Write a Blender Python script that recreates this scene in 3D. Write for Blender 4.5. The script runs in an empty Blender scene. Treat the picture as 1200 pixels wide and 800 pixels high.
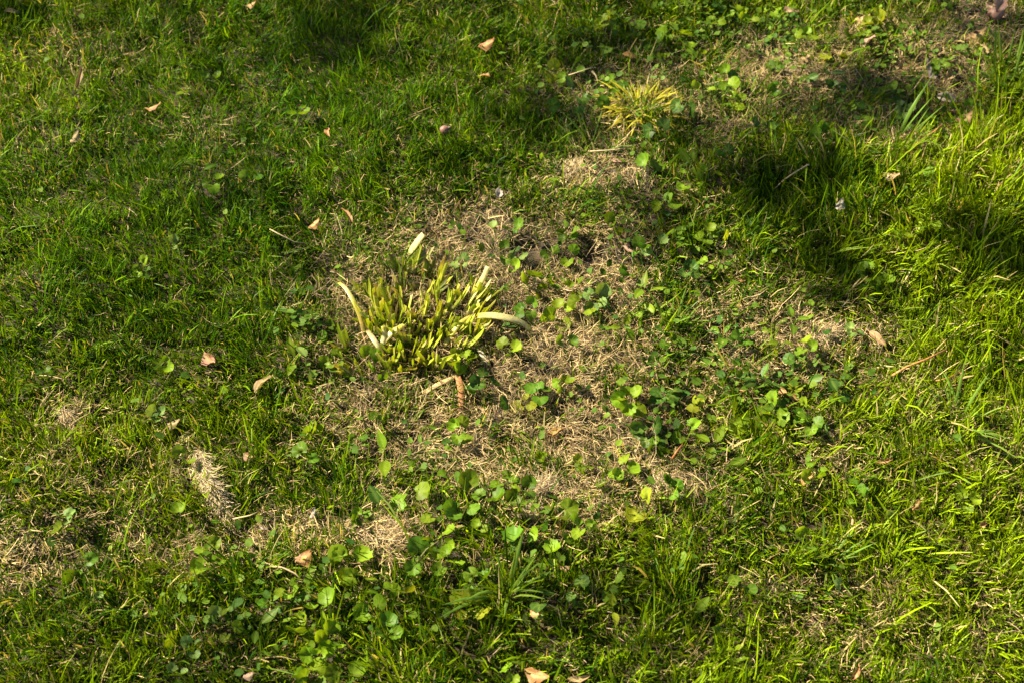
import bpy, math, random
import numpy as np
from mathutils import Matrix, Vector, Euler

# ------------------------------------------------------------------ camera, sky, sun, exposure
scene = bpy.context.scene
COL = scene.collection
CAM_H, PITCH, LENS = 1.50, 50.0, 50.0
cam_data = bpy.data.cameras.new('camera')
cam_data.lens = LENS
cam_data.sensor_width = 36.0
cam_data.clip_start = 0.01
cam_data.clip_end = 500.0
cam = bpy.data.objects.new('camera', cam_data)
COL.objects.link(cam)
cam.location = (0, 0, CAM_H)
cam.rotation_euler = (math.radians(90 - PITCH), 0, 0)
cam_data.dof.use_dof = True
cam_data.dof.focus_distance = 1.90
cam_data.dof.aperture_fstop = 7.1
scene.camera = cam

SUN_EL = math.radians(39.0)
SUN_AZ = math.atan2(0.34, -0.94)              # direction towards the sun, seen from above
SUN_DIR = Vector((math.cos(SUN_AZ) * math.cos(SUN_EL), math.sin(SUN_AZ) * math.cos(SUN_EL), math.sin(SUN_EL)))
world = bpy.data.worlds.new('World')
scene.world = world
world.use_nodes = True
wn = world.node_tree.nodes
wn.clear()
sky = wn.new('ShaderNodeTexSky')
sky.sky_type = 'NISHITA'
sky.sun_disc = False
sky.sun_elevation = SUN_EL
sky.sun_rotation = math.atan2(SUN_DIR.x, SUN_DIR.y)
bg = wn.new('ShaderNodeBackground')
bg.inputs['Strength'].default_value = 0.05
wo = wn.new('ShaderNodeOutputWorld')
world.node_tree.links.new(sky.outputs[0], bg.inputs[0])
world.node_tree.links.new(bg.outputs[0], wo.inputs[0])
sun_data = bpy.data.lights.new('sun', 'SUN')
sun_data.energy = 5.0
sun_data.angle = math.radians(0.55)
sun_data.color = (1.0, 0.89, 0.66)
sun = bpy.data.objects.new('sun', sun_data)
COL.objects.link(sun)
sun.location = SUN_DIR * 30
sun.rotation_euler = SUN_DIR.to_track_quat('Z', 'Y').to_euler()
vs = scene.view_settings
vs.view_transform = 'Standard'
vs.look = 'None'
vs.exposure = 2.0
vs.gamma = 1.0
vs.use_curve_mapping = False
scene.cycles.max_bounces = 8
scene.cycles.transparent_max_bounces = 4

RNG = np.random.default_rng(7)
random.seed(7)

# ------------------------------------------------------------------ picture point -> place on the lawn
FPX = LENS / 36.0 * 1200.0
TH = math.radians(90 - PITCH)


def ground_at(px, py, z=0.0):
    x = (np.asarray(px, float) - 600) / FPX
    y = -(np.asarray(py, float) - 400) / FPX
    dy = y * math.cos(TH) + math.sin(TH)
    dz = y * math.sin(TH) - math.cos(TH)
    t = (z - CAM_H) / dz
    return x * t, dy * t


def scale_at(py):
    """metres per photograph pixel across the view at that row"""
    y = -(py - 400) / FPX
    dz = y * math.sin(TH) - math.cos(TH)
    return (-CAM_H / dz) / FPX


# ------------------------------------------------------------------ noise and masks over the lawn
_lat = np.random.default_rng(3).random((256, 256))


def vnoise(x, y, s, seed=0):
    u = np.asarray(x) / s + 37.3 + seed * 11.7
    v = np.asarray(y) / s + 51.9 + seed * 5.3
    iu, iv = np.floor(u).astype(int), np.floor(v).astype(int)
    fu, fv = u - iu, v - iv
    fu, fv = fu * fu * (3 - 2 * fu), fv * fv * (3 - 2 * fv)
    g = lambda a, b: _lat[a % 256, b % 256]
    return ((g(iu, iv) * (1 - fu) + g(iu + 1, iv) * fu) * (1 - fv)
            + (g(iu, iv + 1) * (1 - fu) + g(iu + 1, iv + 1) * fu) * fv)


def blobs(spec):
    out = []
    for px, py, rx, ry, w in spec:
        gx, gy = ground_at(px, py)
        s = scale_at(py)
        sy = abs(ground_at(px, py - 5)[1] - ground_at(px, py + 5)[1]) / 10
        out.append((float(gx), float(gy), rx * s, ry * sy, w))
    return out


def mask(spec, x, y):
    m = np.zeros_like(np.asarray(x, float))
    for gx, gy, rx, ry, w in spec:
        d = ((x - gx) / rx) ** 2 + ((y - gy) / ry) ** 2
        m = 1 - (1 - m) * (1 - w * np.exp(-d * 0.9))
    return m


DRY = blobs([(560, 268, 85, 36, .95), (700, 212, 55, 32, .95), (920, 78, 52, 34, .85), (880, 62, 30, 20, .6),
             (750, 112, 55, 34, .75), (1095, 162, 52, 42, .97), (1095, 88, 50, 30, .93), (1150, 25, 46, 40, .9), (1010, 125, 60, 45, .5), (870, 110, 50, 50, .45), (620, 340, 80, 45, .95), (700, 305, 62, 42, .9),
             (640, 420, 120, 60, .85), (540, 500, 110, 50, .9), (690, 495, 90, 55, .85), (655, 580, 80, 40, .88),
             (462, 622, 62, 34, .9), (350, 620, 70, 26, .85), (775, 565, 60, 30, .75), (850, 375, 100, 42, .8),
             (970, 395, 50, 32, .9), (820, 460, 80, 45, .7), (900, 440, 45, 25, .65), (235, 640, 70, 22, .6),
             (65, 640, 80, 26, .6), (80, 490, 34, 22, .6), (970, 545, 60, 26, .6), (1150, 505, 60, 50, .35),
             (430, 480, 60, 36, .7), (400, 345, 30, 40, .5), (490, 360, 90, 70, .9), (1000, 720, 120, 60, .25),
             (120, 560, 130, 60, .3), (20, 660, 30, 20, .6), (1060, 440, 40, 30, .35), (840, 170, 40, 30, .5),
             (80, 70, 60, 25, .35), (230, 150, 40, 18, .3), (1080, 90, 60, 40, .7), (1010, 60, 70, 34, .6), (700, 130, 40, 40, .45)])
LONG = blobs([(1130, 230, 95, 130, 1.0), (955, 265, 85, 55, .55), (620, 690, 70, 40, .35),
              (1160, 420, 60, 60, .5), (480, 745, 120, 50, .4), (560, 190, 140, 50, .25), (130, 300, 200, 70, .2),
              (780, 330, 30, 70, .5)])
FINE = blobs([(300, 150, 330, 170, 1.0), (90, 300, 200, 120, .8)])
YEL = blobs([(1150, 600, 150, 260, .95), (1130, 220, 110, 140, .8), (150, 520, 220, 70, .6), (80, 90, 80, 40, .55),
             (900, 700, 200, 90, .45), (560, 780, 160, 40, .4), (1050, 30, 90, 40, .4)])
SMALL = blobs([(1060, 60, 90, 60, .7), (260, 745, 80, 60, 1.0), (505, 552, 34, 22, .9), (1030, 95, 90, 60, .8), (880, 470, 120, 45, .7),
               (960, 60, 120, 50, .5), (660, 640, 140, 40, .6), (400, 730, 80, 50, .35), (790, 300, 70, 60, .5),
               (700, 90, 80, 60, .5), (380, 400, 50, 50, .4), (1000, 385, 40, 30, .6), (860, 20, 80, 30, .6)])
SOIL = blobs([(622, 288, 26, 22, 1), (692, 300, 34, 14, 1), (745, 255, 40, 22, .7), (1150, 22, 42, 40, .95), (570, 262, 50, 18, .55), (1100, 150, 30, 24, .6), (1095, 90, 30, 18, .5), (540, 290, 40, 14, .5),
              (395, 610, 20, 14, .7), (545, 240, 24, 10, .4), (640, 362, 12, 9, .9), (520, 640, 30, 16, .5)])


# ------------------------------------------------------------------ weeds: x y leaves tone shape millimetres
WEEDS = """430 412 2 b r 19;451 434 1 m r 16;542 414 3 b r 20;594 404 2 b r 18;569 434 2 d r 20;596 456 1 d r 22;616 457 2 y r 18
633 446 2 m r 19;643 420 2 d r 18;660 441 2 b r 16;538 492 3 b r 24;417 508 3 m r 15;452 530 1 b o 34;525 552 1 b r 16
481 578 2 b r 24;444 576 1 d o 30;552 562 1 b r 30;592 560 2 b r 20;614 569 1 m r 24;515 602 2 b r 28;543 596 1 m r 24
569 586 1 m r 26;422 602 3 m r 16;654 597 2 b r 22;641 616 1 d r 20;630 630 1 b r 24;638 645 1 b r 22;596 633 1 m r 24
562 621 1 b r 12;491 652 2 m r 28;515 633 2 b r 24;525 660 3 b r 22;408 655 4 b r 27;424 676 2 b r 20;739 460 5 b r 22
764 496 5 d r 22;767 517 3 m r 20;641 528 2 b r 14;684 535 1 b r 14;730 541 3 b r 19;755 592 1 y r 25;714 555 1 m r 16
684 618 2 b r 18;795 621 1 b r 18;736 662 2 m o 26;473 692 1 y r 16;451 695 2 b r 20;559 685 2 m r 20;549 697 1 y r 20
555 724 2 y r 22;636 712 1 d r 18;675 699 1 d r 18;718 716 2 y o 20;626 675 1 m r 16;454 743 3 m r 22;404 790 2 b r 20
603 790 2 b r 18;440 716 2 b r 20;623 736 2 p r 16;240 633 2 b r 20;245 655 2 b r 24;91 653 2 m r 24;115 692 1 p r 14
197 733 1 b r 22;252 719 2 p r 16;223 753 2 p r 15;206 785 2 p r 15;268 733 1 b r 14;338 692 3 b r 19;317 705 2 m r 18
375 714 2 b r 26;351 735 2 b r 24;371 763 3 b r 20;365 787 4 b r 20;300 729 2 m o 26;206 587 1 b r 18;245 596 1 m r 16
71 603 2 p r 16;388 750 2 b r 22;813 706 1 b o 38;830 733 2 m o 26;864 766 2 b r 14;947 628 2 b r 20;1038 603 1 p r 17
952 567 1 b r 18;1132 587 2 b r 16;1009 570 2 m r 18;871 685 2 m r 20;986 679 1 p r 14;782 455 3 d r 20;805 500 2 b r 18
815 467 1 y r 16;837 517 2 b o 24;855 535 1 m o 38;865 489 1 b r 26;883 486 2 b o 28;904 477 2 b r 24;925 479 2 m r 22
941 484 1 b r 20;947 501 1 m r 16;927 452 1 y r 24;892 444 4 d o 28;947 405 1 b r 18;932 427 2 d r 16;970 442 3 d o 26
980 460 2 d r 18;962 502 4 p r 12;786 572 1 m r 18;956 550 2 b r 14;1007 588 1 m r 18;624 321 1 b r 28;621 356 1 m r 22
600 308 1 b r 18;657 358 2 b r 26;682 354 2 b r 22;698 345 5 p r 22;666 268 4 m r 18;646 286 2 m r 18;668 289 2 b r 18
675 331 1 b r 16;729 316 2 m r 20;751 292 3 m r 18;766 287 1 p r 18;795 284 2 b r 20;830 282 2 b r 22;846 284 1 y r 16
828 309 1 b r 14;806 317 1 d r 22;770 367 2 b o 24;731 380 2 b o 24;756 338 1 b o 26;847 391 3 m o 24;853 410 2 d o 26
781 402 1 m r 14;663 393 1 m r 18;779 242 2 b r 20;718 266 1 b r 18;648 84 2 y r 22;670 82 1 m r 26;718 93 1 b r 24
707 115 2 d r 24;708 131 1 m r 22;677 112 1 d r 26;683 140 1 d r 22;641 126 1 d r 20;823 111 2 b r 22;849 91 1 b r 22
855 107 2 b r 20;773 90 1 p r 15;778 67 4 b r 16;803 132 1 d r 24;770 163 1 d r 24;751 209 2 m r 24;765 204 1 m r 22
808 204 2 b o 24;806 224 2 b r 22;804 231 1 y r 16;832 211 1 b r 20;636 189 1 b r 14;847 194 1 d r 20;925 22 1 m o 34
875 16 1 b r 20;866 5 2 b r 18;907 3 2 b r 18;916 52 1 b r 14;907 69 2 m r 16;945 40 2 b r 20;980 61 1 y r 22;1002 47 2 m r 22
967 85 1 d o 36;1026 26 3 y r 22;1069 27 1 b r 22;1046 106 3 b r 22;980 100 4 d r 18;1060 125 3 p r 14;1101 75 4 m r 15
1086 138 2 m r 18;915 102 3 m r 18;865 121 2 b r 18;866 93 1 d r 22;892 157 2 d r 18;867 165 1 b r 24;965 170 2 m r 22
1135 128 2 m r 20;1090 204 1 m r 18;1084 272 1 b r 18;1052 283 2 b r 20;1056 312 2 b r 22;1016 325 4 b r 18;1033 338 3 m r 18
928 377 4 m o 26;900 382 2 b r 16;871 397 3 m r 16;915 403 2 b o 18;1002 385 3 p r 15;579 256 1 p r 20;599 262 2 m r 18
391 368 1 b r 18;390 413 2 b r 20;593 292 2 m r 22;607 286 1 p r 16;540 301 3 p r 13;371 380 1 m r 18;360 420 1 p o 30
345 413 2 b o 24;209 410 1 b r 16;191 418 2 b r 16;182 479 1 p r 16;366 496 2 b r 16;52 434 1 m r 16;213 528 2 b r 18
355 532 2 m r 20;164 312 1 b r 16;203 289 1 p r 16;208 113 1 p r 18;248 91 1 m r 18;351 135 1 m r 20;251 221 2 b r 20
294 214 1 m r 16;236 204 1 m o 22;710 22 2 b r 22;741 15 2 m r 22;768 49 2 m r 20;790 32 1 b r 30;815 50 2 b r 18;838 20 2 b r 18"""
WEED_LIST = [q.split() for q in WEEDS.replace('\n', ';').split(';')]
WEED_SPOTS = blobs([(float(q[0]), float(q[1]) + 8, 9 + 4 * int(q[2]), 8 + 2.5 * int(q[2]), .7) for q in WEED_LIST])


def height(x, y):
    x = np.asarray(x, float); y = np.asarray(y, float)
    h = (vnoise(x, y, .42, 1) - .5) * .045 + (vnoise(x, y, .13, 2) - .5) * .018 + (vnoise(x, y, .045, 3) - .5) * .009
    h += (vnoise(x, y, .017, 4) - .5) * .004
    fade = np.clip((np.abs(x) - 6) / 4, 0, 1)
    return h - .012 * mask(SOIL, x, y) - .006 * mask(DRY, x, y) + 0 * fade


def H(x, y):
    return float(height(np.array([x]), np.array([y]))[0])


# ------------------------------------------------------------------ materials
def new_mat(name):
    m = bpy.data.materials.new(name)
    m.use_nodes = True
    nt = m.node_tree
    nt.nodes.clear()
    return m, nt.nodes, nt.links


def leafy(name, colour=None, rand=0.25, rough=.42, trans=.38, glow=(1.45, 1.25, .35), spec=.13, vein=False, attr=None,
          mottling=0.25, spots=None):
    """thin plant tissue: reflects and lets light through; colour from an attribute or varied from object to object"""
    m, N, L = new_mat(name)
    out = N.new('ShaderNodeOutputMaterial')
    if attr:
        c = N.new('ShaderNodeAttribute'); c.attribute_name = attr
        col = c.outputs['Color']
    else:
        info = N.new('ShaderNodeObjectInfo')
        hsv = N.new('ShaderNodeHueSaturation')
        hsv.inputs['Color'].default_value = (*colour, 1)
        a = N.new('ShaderNodeMapRange'); a.inputs['To Min'].default_value = .5 - .05 * rand; a.inputs['To Max'].default_value = .5 + .05 * rand
        b = N.new('ShaderNodeMapRange'); b.inputs['To Min'].default_value = 1 - rand; b.inputs['To Max'].default_value = 1 + rand
        mul = N.new('ShaderNodeMath'); mul.operation = 'MULTIPLY'; mul.inputs[1].default_value = 7.31
        fr = N.new('ShaderNodeMath'); fr.operation = 'FRACT'
        L.new(info.outputs['Random'], a.inputs['Value'])
        L.new(info.outputs['Random'], mul.inputs[0]); L.new(mul.outputs[0], fr.inputs[0]); L.new(fr.outputs[0], b.inputs['Value'])
        L.new(a.outputs[0], hsv.inputs['Hue']); L.new(b.outputs[0], hsv.inputs['Value'])
        col = hsv.outputs[0]
    tc = N.new('ShaderNodeTexCoord')
    nz = N.new('ShaderNodeTexNoise'); nz.inputs['Scale'].default_value = 260 if attr else 1.4; nz.inputs['Detail'].default_value = 3
    L.new(tc.outputs['Object'], nz.inputs['Vector'])
    mr = N.new('ShaderNodeMapRange'); mr.inputs['From Min'].default_value = .3; mr.inputs['From Max'].default_value = .7
    mr.inputs['To Min'].default_value = 1 - mottling; mr.inputs['To Max'].default_value = 1 + mottling
    L.new(nz.outputs['Fac'], mr.inputs['Value'])
    mx = N.new('ShaderNodeMix'); mx.data_type = 'RGBA'; mx.blend_type = 'MULTIPLY'; mx.inputs[0].default_value = 1
    L.new(col, mx.inputs[6]); L.new(mr.outputs[0], mx.inputs[7])
    col = mx.outputs[2]
    if spots:
        n2 = N.new('ShaderNodeTexNoise'); n2.inputs['Scale'].default_value = 2.6; n2.inputs['Detail'].default_value = 4
        L.new(tc.outputs['Object'], n2.inputs['Vector'])
        r2 = N.new('ShaderNodeMapRange'); r2.inputs['From Min'].default_value = .5; r2.inputs['From Max'].default_value = .62
        r2.inputs['To Max'].default_value = .8
        L.new(n2.outputs['Fac'], r2.inputs['Value'])
        m2 = N.new('ShaderNodeMix'); m2.data_type = 'RGBA'; m2.inputs[7].default_value = (*spots, 1)
        L.new(r2.outputs[0], m2.inputs[0]); L.new(col, m2.inputs[6])
        col = m2.outputs[2]
    bump = None
    if vein:
        uv = N.new('ShaderNodeAttribute'); uv.attribute_name = 'vein'
        m3 = N.new('ShaderNodeMix'); m3.data_type = 'RGBA'; m3.blend_type = 'SCREEN'; m3.inputs[7].default_value = (.07, .09, .015, 1)
        L.new(uv.outputs['Fac'], m3.inputs[0]); L.new(col, m3.inputs[6])
        col = m3.outputs[2]
    p = N.new('ShaderNodeBsdfPrincipled')
    p.inputs['Roughness'].default_value = rough
    p.inputs['Specular IOR Level'].default_value = spec
    L.new(col, p.inputs['Base Color'])
    bp = N.new('ShaderNodeBump'); bp.inputs['Strength'].default_value = .25; bp.inputs['Distance'].default_value = .001
    nb = N.new('ShaderNodeTexNoise'); nb.inputs['Scale'].default_value = 500 if attr else 6
    L.new(tc.outputs['Object'], nb.inputs['Vector'])
    L.new(nb.outputs['Fac'], bp.inputs['Height']); L.new(bp.outputs[0], p.inputs['Normal'])
    tr = N.new('ShaderNodeBsdfTranslucent')
    g = N.new('ShaderNodeMix'); g.data_type = 'RGBA'; g.blend_type = 'MULTIPLY'; g.inputs[0].default_value = 1
    g.inputs[7].default_value = (*glow, 1)
    L.new(col, g.inputs[6]); L.new(g.outputs[2], tr.inputs['Color'])
    ms = N.new('ShaderNodeMixShader'); ms.inputs[0].default_value = trans
    L.new(p.outputs[0], ms.inputs[1]); L.new(tr.outputs[0], ms.inputs[2])
    L.new(ms.outputs[0], out.inputs['Surface'])
    return m


M = {
    'grass': leafy('grass_blades', attr='tint', trans=.36, rough=.45, spec=.10),
    'small_leaf': leafy('small_leaf', attr='tint', trans=.3, rough=.6, spec=.12),
    'thatch': leafy('dry_straw', attr='tint', trans=.14, rough=.75, spec=.2, glow=(1.1, 1, .8)),
    'leaf_b': leafy('leaf_bright', (.140, .225, .008), .34, .45, .44, vein=True),
    'leaf_m': leafy('leaf_mid', (.075, .150, .008), .34, .45, .40, vein=True),
    'leaf_d': leafy('leaf_dark', (.045, .098, .012), .30, .42, .32, vein=True, glow=(1.2, 1.3, .5)),
    'leaf_y': leafy('leaf_yellow', (.21, .245, .012), .25, .45, .42, vein=True),
    'leaf_p': leafy('leaf_pale', (.13, .20, .045), .25, .5, .32, vein=True),
    'stem': leafy('weed_stem', (.12, .17, .035), .3, .45, .25),
    'stub': leafy('stub_tissue', attr='tint', trans=.48, rough=.36, spec=.5, glow=(1.25, 1.2, .4), mottling=.18),
    'yblade': leafy('yellow_blade', (.36, .33, .022), .35, .5, .38),
    'gblade': leafy('green_blade', (.13, .215, .025), .30, .38, .40),
    'dead_tan': leafy('dead_leaf_tan', (.30, .20, .10), .28, .6, .22, glow=(1.2, 1, .7), spec=.25, vein=True),
    'dead_orange': leafy('dead_leaf_orange', (.32, .15, .055), .30, .6, .22, glow=(1.3, 1, .6), spec=.3, vein=True, spots=(.40, .26, .11)),
    'dead_brown': leafy('dead_leaf_brown', (.20, .105, .055), .25, .6, .14, glow=(1.2, 1, .7), spec=.25, vein=True),
    'dead_pink': leafy('dead_leaf_pink', (.40, .24, .17), .2, .6, .2, glow=(1.1, 1, .8), spec=.25, vein=True),
    'dead_grey': leafy('dead_leaf_grey', (.30, .25, .21), .2, .65, .14, glow=(1.1, 1, .8), spec=.25, vein=True),
    'petal': leafy('pale_petal', (.40, .34, .28), .1, .5, .3, glow=(1, 1, .95), spec=.3),
    'straw': leafy('straw_pale', (.44, .34, .18), .22, .55, .2, glow=(1.1, 1, .7), spec=.3),
    'needle': leafy('dead_needle', (.42, .17, .055), .2, .5, .1, glow=(1.1, 1, .7), spec=.35),
    'nut': leafy('nut_shell', (.23, .12, .085), .2, .5, .0, spec=.35),
    'tree_leaf': leafy('tree_leaf', (.06, .11, .02), .25, .45, .10),
}


def soil_material():
    m, N, L = new_mat('soil')
    out = N.new('ShaderNodeOutputMaterial'); p = N.new('ShaderNodeBsdfPrincipled')
    tc = N.new('ShaderNodeTexCoord')
    n1 = N.new('ShaderNodeTexNoise'); n1.inputs['Scale'].default_value = 90; n1.inputs['Detail'].default_value = 8
    n2 = N.new('ShaderNodeTexNoise'); n2.inputs['Scale'].default_value = 9; n2.inputs['Detail'].default_value = 5
    r1 = N.new('ShaderNodeValToRGB')
    r1.color_ramp.elements[0].position = .32; r1.color_ramp.elements[0].color = (.012, .008, .004, 1)
    r1.color_ramp.elements[1].position = .72; r1.color_ramp.elements[1].color = (.085, .055, .028, 1)
    r2 = N.new('ShaderNodeValToRGB')
    r2.color_ramp.elements[0].position = .35; r2.color_ramp.elements[0].color = (.6, .6, .6, 1)
    r2.color_ramp.elements[1].position = .7; r2.color_ramp.elements[1].color = (1.3, 1.25, 1.1, 1)
    mx = N.new('ShaderNodeMix'); mx.data_type = 'RGBA'; mx.blend_type = 'MULTIPLY'; mx.inputs[0].default_value = 1
    L.new(tc.outputs['Object'], n1.inputs['Vector']); L.new(tc.outputs['Object'], n2.inputs['Vector'])
    L.new(n1.outputs['Fac'], r1.inputs[0]); L.new(n2.outputs['Fac'], r2.inputs[0])
    L.new(r1.outputs[0], mx.inputs[6]); L.new(r2.outputs[0], mx.inputs[7])
    L.new(mx.outputs[2], p.inputs['Base Color'])
    p.inputs['Roughness'].default_value = .9
    b = N.new('ShaderNodeBump'); b.inputs['Strength'].default_value = .8; b.inputs['Distance'].default_value = .004
    L.new(n1.outputs['Fac'], b.inputs['Height']); L.new(b.outputs[0], p.inputs['Normal'])
    L.new(p.outputs[0], out.inputs['Surface'])
    return m


def bark_material():
    m, N, L = new_mat('bark')
    out = N.new('ShaderNodeOutputMaterial'); p = N.new('ShaderNodeBsdfPrincipled')
    tc = N.new('ShaderNodeTexCoord'); mp = N.new('ShaderNodeMapping'); mp.inputs['Scale'].default_value = (14, 14, 3)
    n = N.new('ShaderNodeTexNoise'); n.inputs['Scale'].default_value = 3; n.inputs['Detail'].default_value = 6
    r = N.new('ShaderNodeValToRGB')
    r.color_ramp.elements[0].color = (.05, .035, .025, 1); r.color_ramp.elements[1].color = (.22, .17, .13, 1)
    L.new(tc.outputs['Object'], mp.inputs[0]); L.new(mp.outputs[0], n.inputs['Vector']); L.new(n.outputs['Fac'], r.inputs[0])
    L.new(r.outputs[0], p.inputs['Base Color']); p.inputs['Roughness'].default_value = .9
    L.new(p.outputs[0], out.inputs['Surface'])
    return m


M['soil'] = soil_material()
M['bark'] = bark_material()


# ------------------------------------------------------------------ object helpers
def mesh_from(name, V, F, mat, cols=None, smooth=True, vein=None):
    """V (n,3), F (m,4) quads or list of tuples -> mesh"""
    me = bpy.data.meshes.new(name)
    V = np.asarray(V, dtype=np.float32)
    if isinstance(F, np.ndarray):
        k = F.shape[1]
        me.vertices.add(len(V)); me.vertices.foreach_set('co', V.ravel())
        me.loops.add(F.size); me.loops.foreach_set('vertex_index', F.astype(np.int32).ravel())
        me.polygons.add(len(F)); me.polygons.foreach_set('loop_start', (np.arange(len(F)) * k).astype(np.int32))
        me.update(calc_edges=True)
    else:
        me.from_pydata(V.tolist(), [], F)
        me.update()
    if smooth:
        me.polygons.foreach_set('use_smooth', np.ones(len(me.polygons), dtype=bool))
    if cols is not None:
        a = me.attributes.new('tint', 'FLOAT_COLOR', 'POINT')
        c = np.ones((len(V), 4), dtype=np.float32); c[:, :3] = cols
        a.data.foreach_set('color', c.ravel())
    if vein is not None:
        a = me.attributes.new('vein', 'FLOAT', 'POINT')
        a.data.foreach_set('value', np.asarray(vein, dtype=np.float32))
    me.materials.append(mat)
    return me


def link(name, me, parent=None, mw=None):
    o = bpy.data.objects.new(name, me)
    COL.objects.link(o)
    if parent is not None:
        o.parent = parent
    if mw is not None:
        o.matrix_basis = mw
    return o


def tag(o, label=None, cat=None, group=None, kind=None):
    if label: o['label'] = label
    if cat: o['category'] = cat
    if group: o['group'] = group
    if kind: o['kind'] = kind
    return o


def empty(name, loc, rz=0.0):
    o = bpy.data.objects.new(name, None)
    o.empty_display_size = .02
    COL.objects.link(o)
    o.location = loc
    o.rotation_euler = (0, 0, rz)
    return o


# ------------------------------------------------------------------ the ground: one sheet, fine where the lawn is seen
def axis(lo, hi, step, far):
    core = np.arange(lo, hi + step / 2, step)
    out = [step]
    a = []
    d, g = 0.0, step
    while d < far:
        g *= 1.35
        d += g
        a.append(d)
    a = np.array(a)
    return np.concatenate([lo - a[::-1], core, hi + a])


gx, gy = axis(-1.35, 1.35, .009, 120), axis(.5, 2.5, .009, 120)
X, Y = np.meshgrid(gx, gy)
Z = height(X, Y)
nx, ny = len(gx), len(gy)
idx = np.arange(nx * ny).reshape(ny, nx)
F = np.stack([idx[:-1, :-1], idx[:-1, 1:], idx[1:, 1:], idx[1:, :-1]], -1).reshape(-1, 4)
ground = link('ground', mesh_from('ground', np.stack([X.ravel(), Y.ravel(), Z.ravel()], 1), F, M['soil']))
tag(ground, 'dark brown garden soil under the lawn', kind='structure')


# ------------------------------------------------------------------ grass and straw: masses of ribbons
def ribbons(x, y, z, length, width, az, lean, curl, twist, segs, c0, c1, tipw=.3, wig=0.0):
    n = len(x)
    P = np.zeros((n, segs + 1, 3)); P[:, 0] = np.stack([x, y, z], 1)
    ang, a = lean.copy(), az.copy()
    for k in range(segs):
        st = length / segs
        P[:, k + 1, 0] = P[:, k, 0] + np.cos(a) * np.sin(ang) * st
        P[:, k + 1, 1] = P[:, k, 1] + np.sin(a) * np.sin(ang) * st
        P[:, k + 1, 2] = P[:, k, 2] + np.cos(ang) * st
        ang = ang + curl / segs
        a = a + wig * RNG.normal(size=n)
    wd = np.stack([-np.sin(az + twist), np.cos(az + twist), .35 * np.sin(twist * 2)], 1)
    t = np.linspace(0, 1, segs + 1)
    prof = np.where(t < .55, .75 + .25 * t / .55, 1 - (1 - tipw) * ((t - .55) / .45) ** 1.5)
    off = wd[:, None, :] * (width[:, None] * prof[None, :] * .5)[:, :, None]
    V = np.stack([P - off, P + off], 2).reshape(-1, 3)
    base = (np.arange(n) * (segs + 1) * 2)[:, None]
    k = np.arange(segs)[None, :] * 2
    i = base + k
    Fq = np.stack([i, i + 1, i + 3, i + 2], -1).reshape(-1, 4)
    mixf = np.clip(t * 1.6, 0, 1)[None, :, None]
    C = c0[:, None, :] * (1 - mixf) + c1[:, None, :] * mixf
    C = np.repeat(C[:, :, None, :], 2, axis=2).reshape(-1, 3)
    return V, Fq, C


def join(chunks):
    Vs, Fs, Cs, o = [], [], [], 0
    for v, f, c in chunks:
        Vs.append(v); Fs.append(f + o); Cs.append(c); o += len(v)
    return np.concatenate(Vs), np.concatenate(Fs), np.concatenate(Cs)


def in_view(x, y, m=.10):
    """is the spot within what the photograph shows, with a margin"""
    y0, y1 = float(ground_at(600, 800)[1]), float(ground_at(600, 0)[1])
    half = 600 / FPX * (CAM_H * math.sin(math.radians(PITCH)) + y * math.cos(math.radians(PITCH)))
    return (y > y0 - m) & (y < y1 + m) & (np.abs(x) < half + m)


def scatter(per_cm2, outside=.3, box=(-2.3, 2.3, .1, 3.4)):
    x0, x1, y0, y1 = box
    n = int((x1 - x0) * (y1 - y0) * 1e4 * per_cm2)
    x = RNG.uniform(x0, x1, n); y = RNG.uniform(y0, y1, n)
    v = in_view(x, y)
    keep = v | (RNG.random(n) < outside)
    return x[keep], y[keep]


def mixc(a, b, t):
    return np.asarray(a)[None, :] * (1 - t[:, None]) + np.asarray(b)[None, :] * t[:, None]


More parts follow.
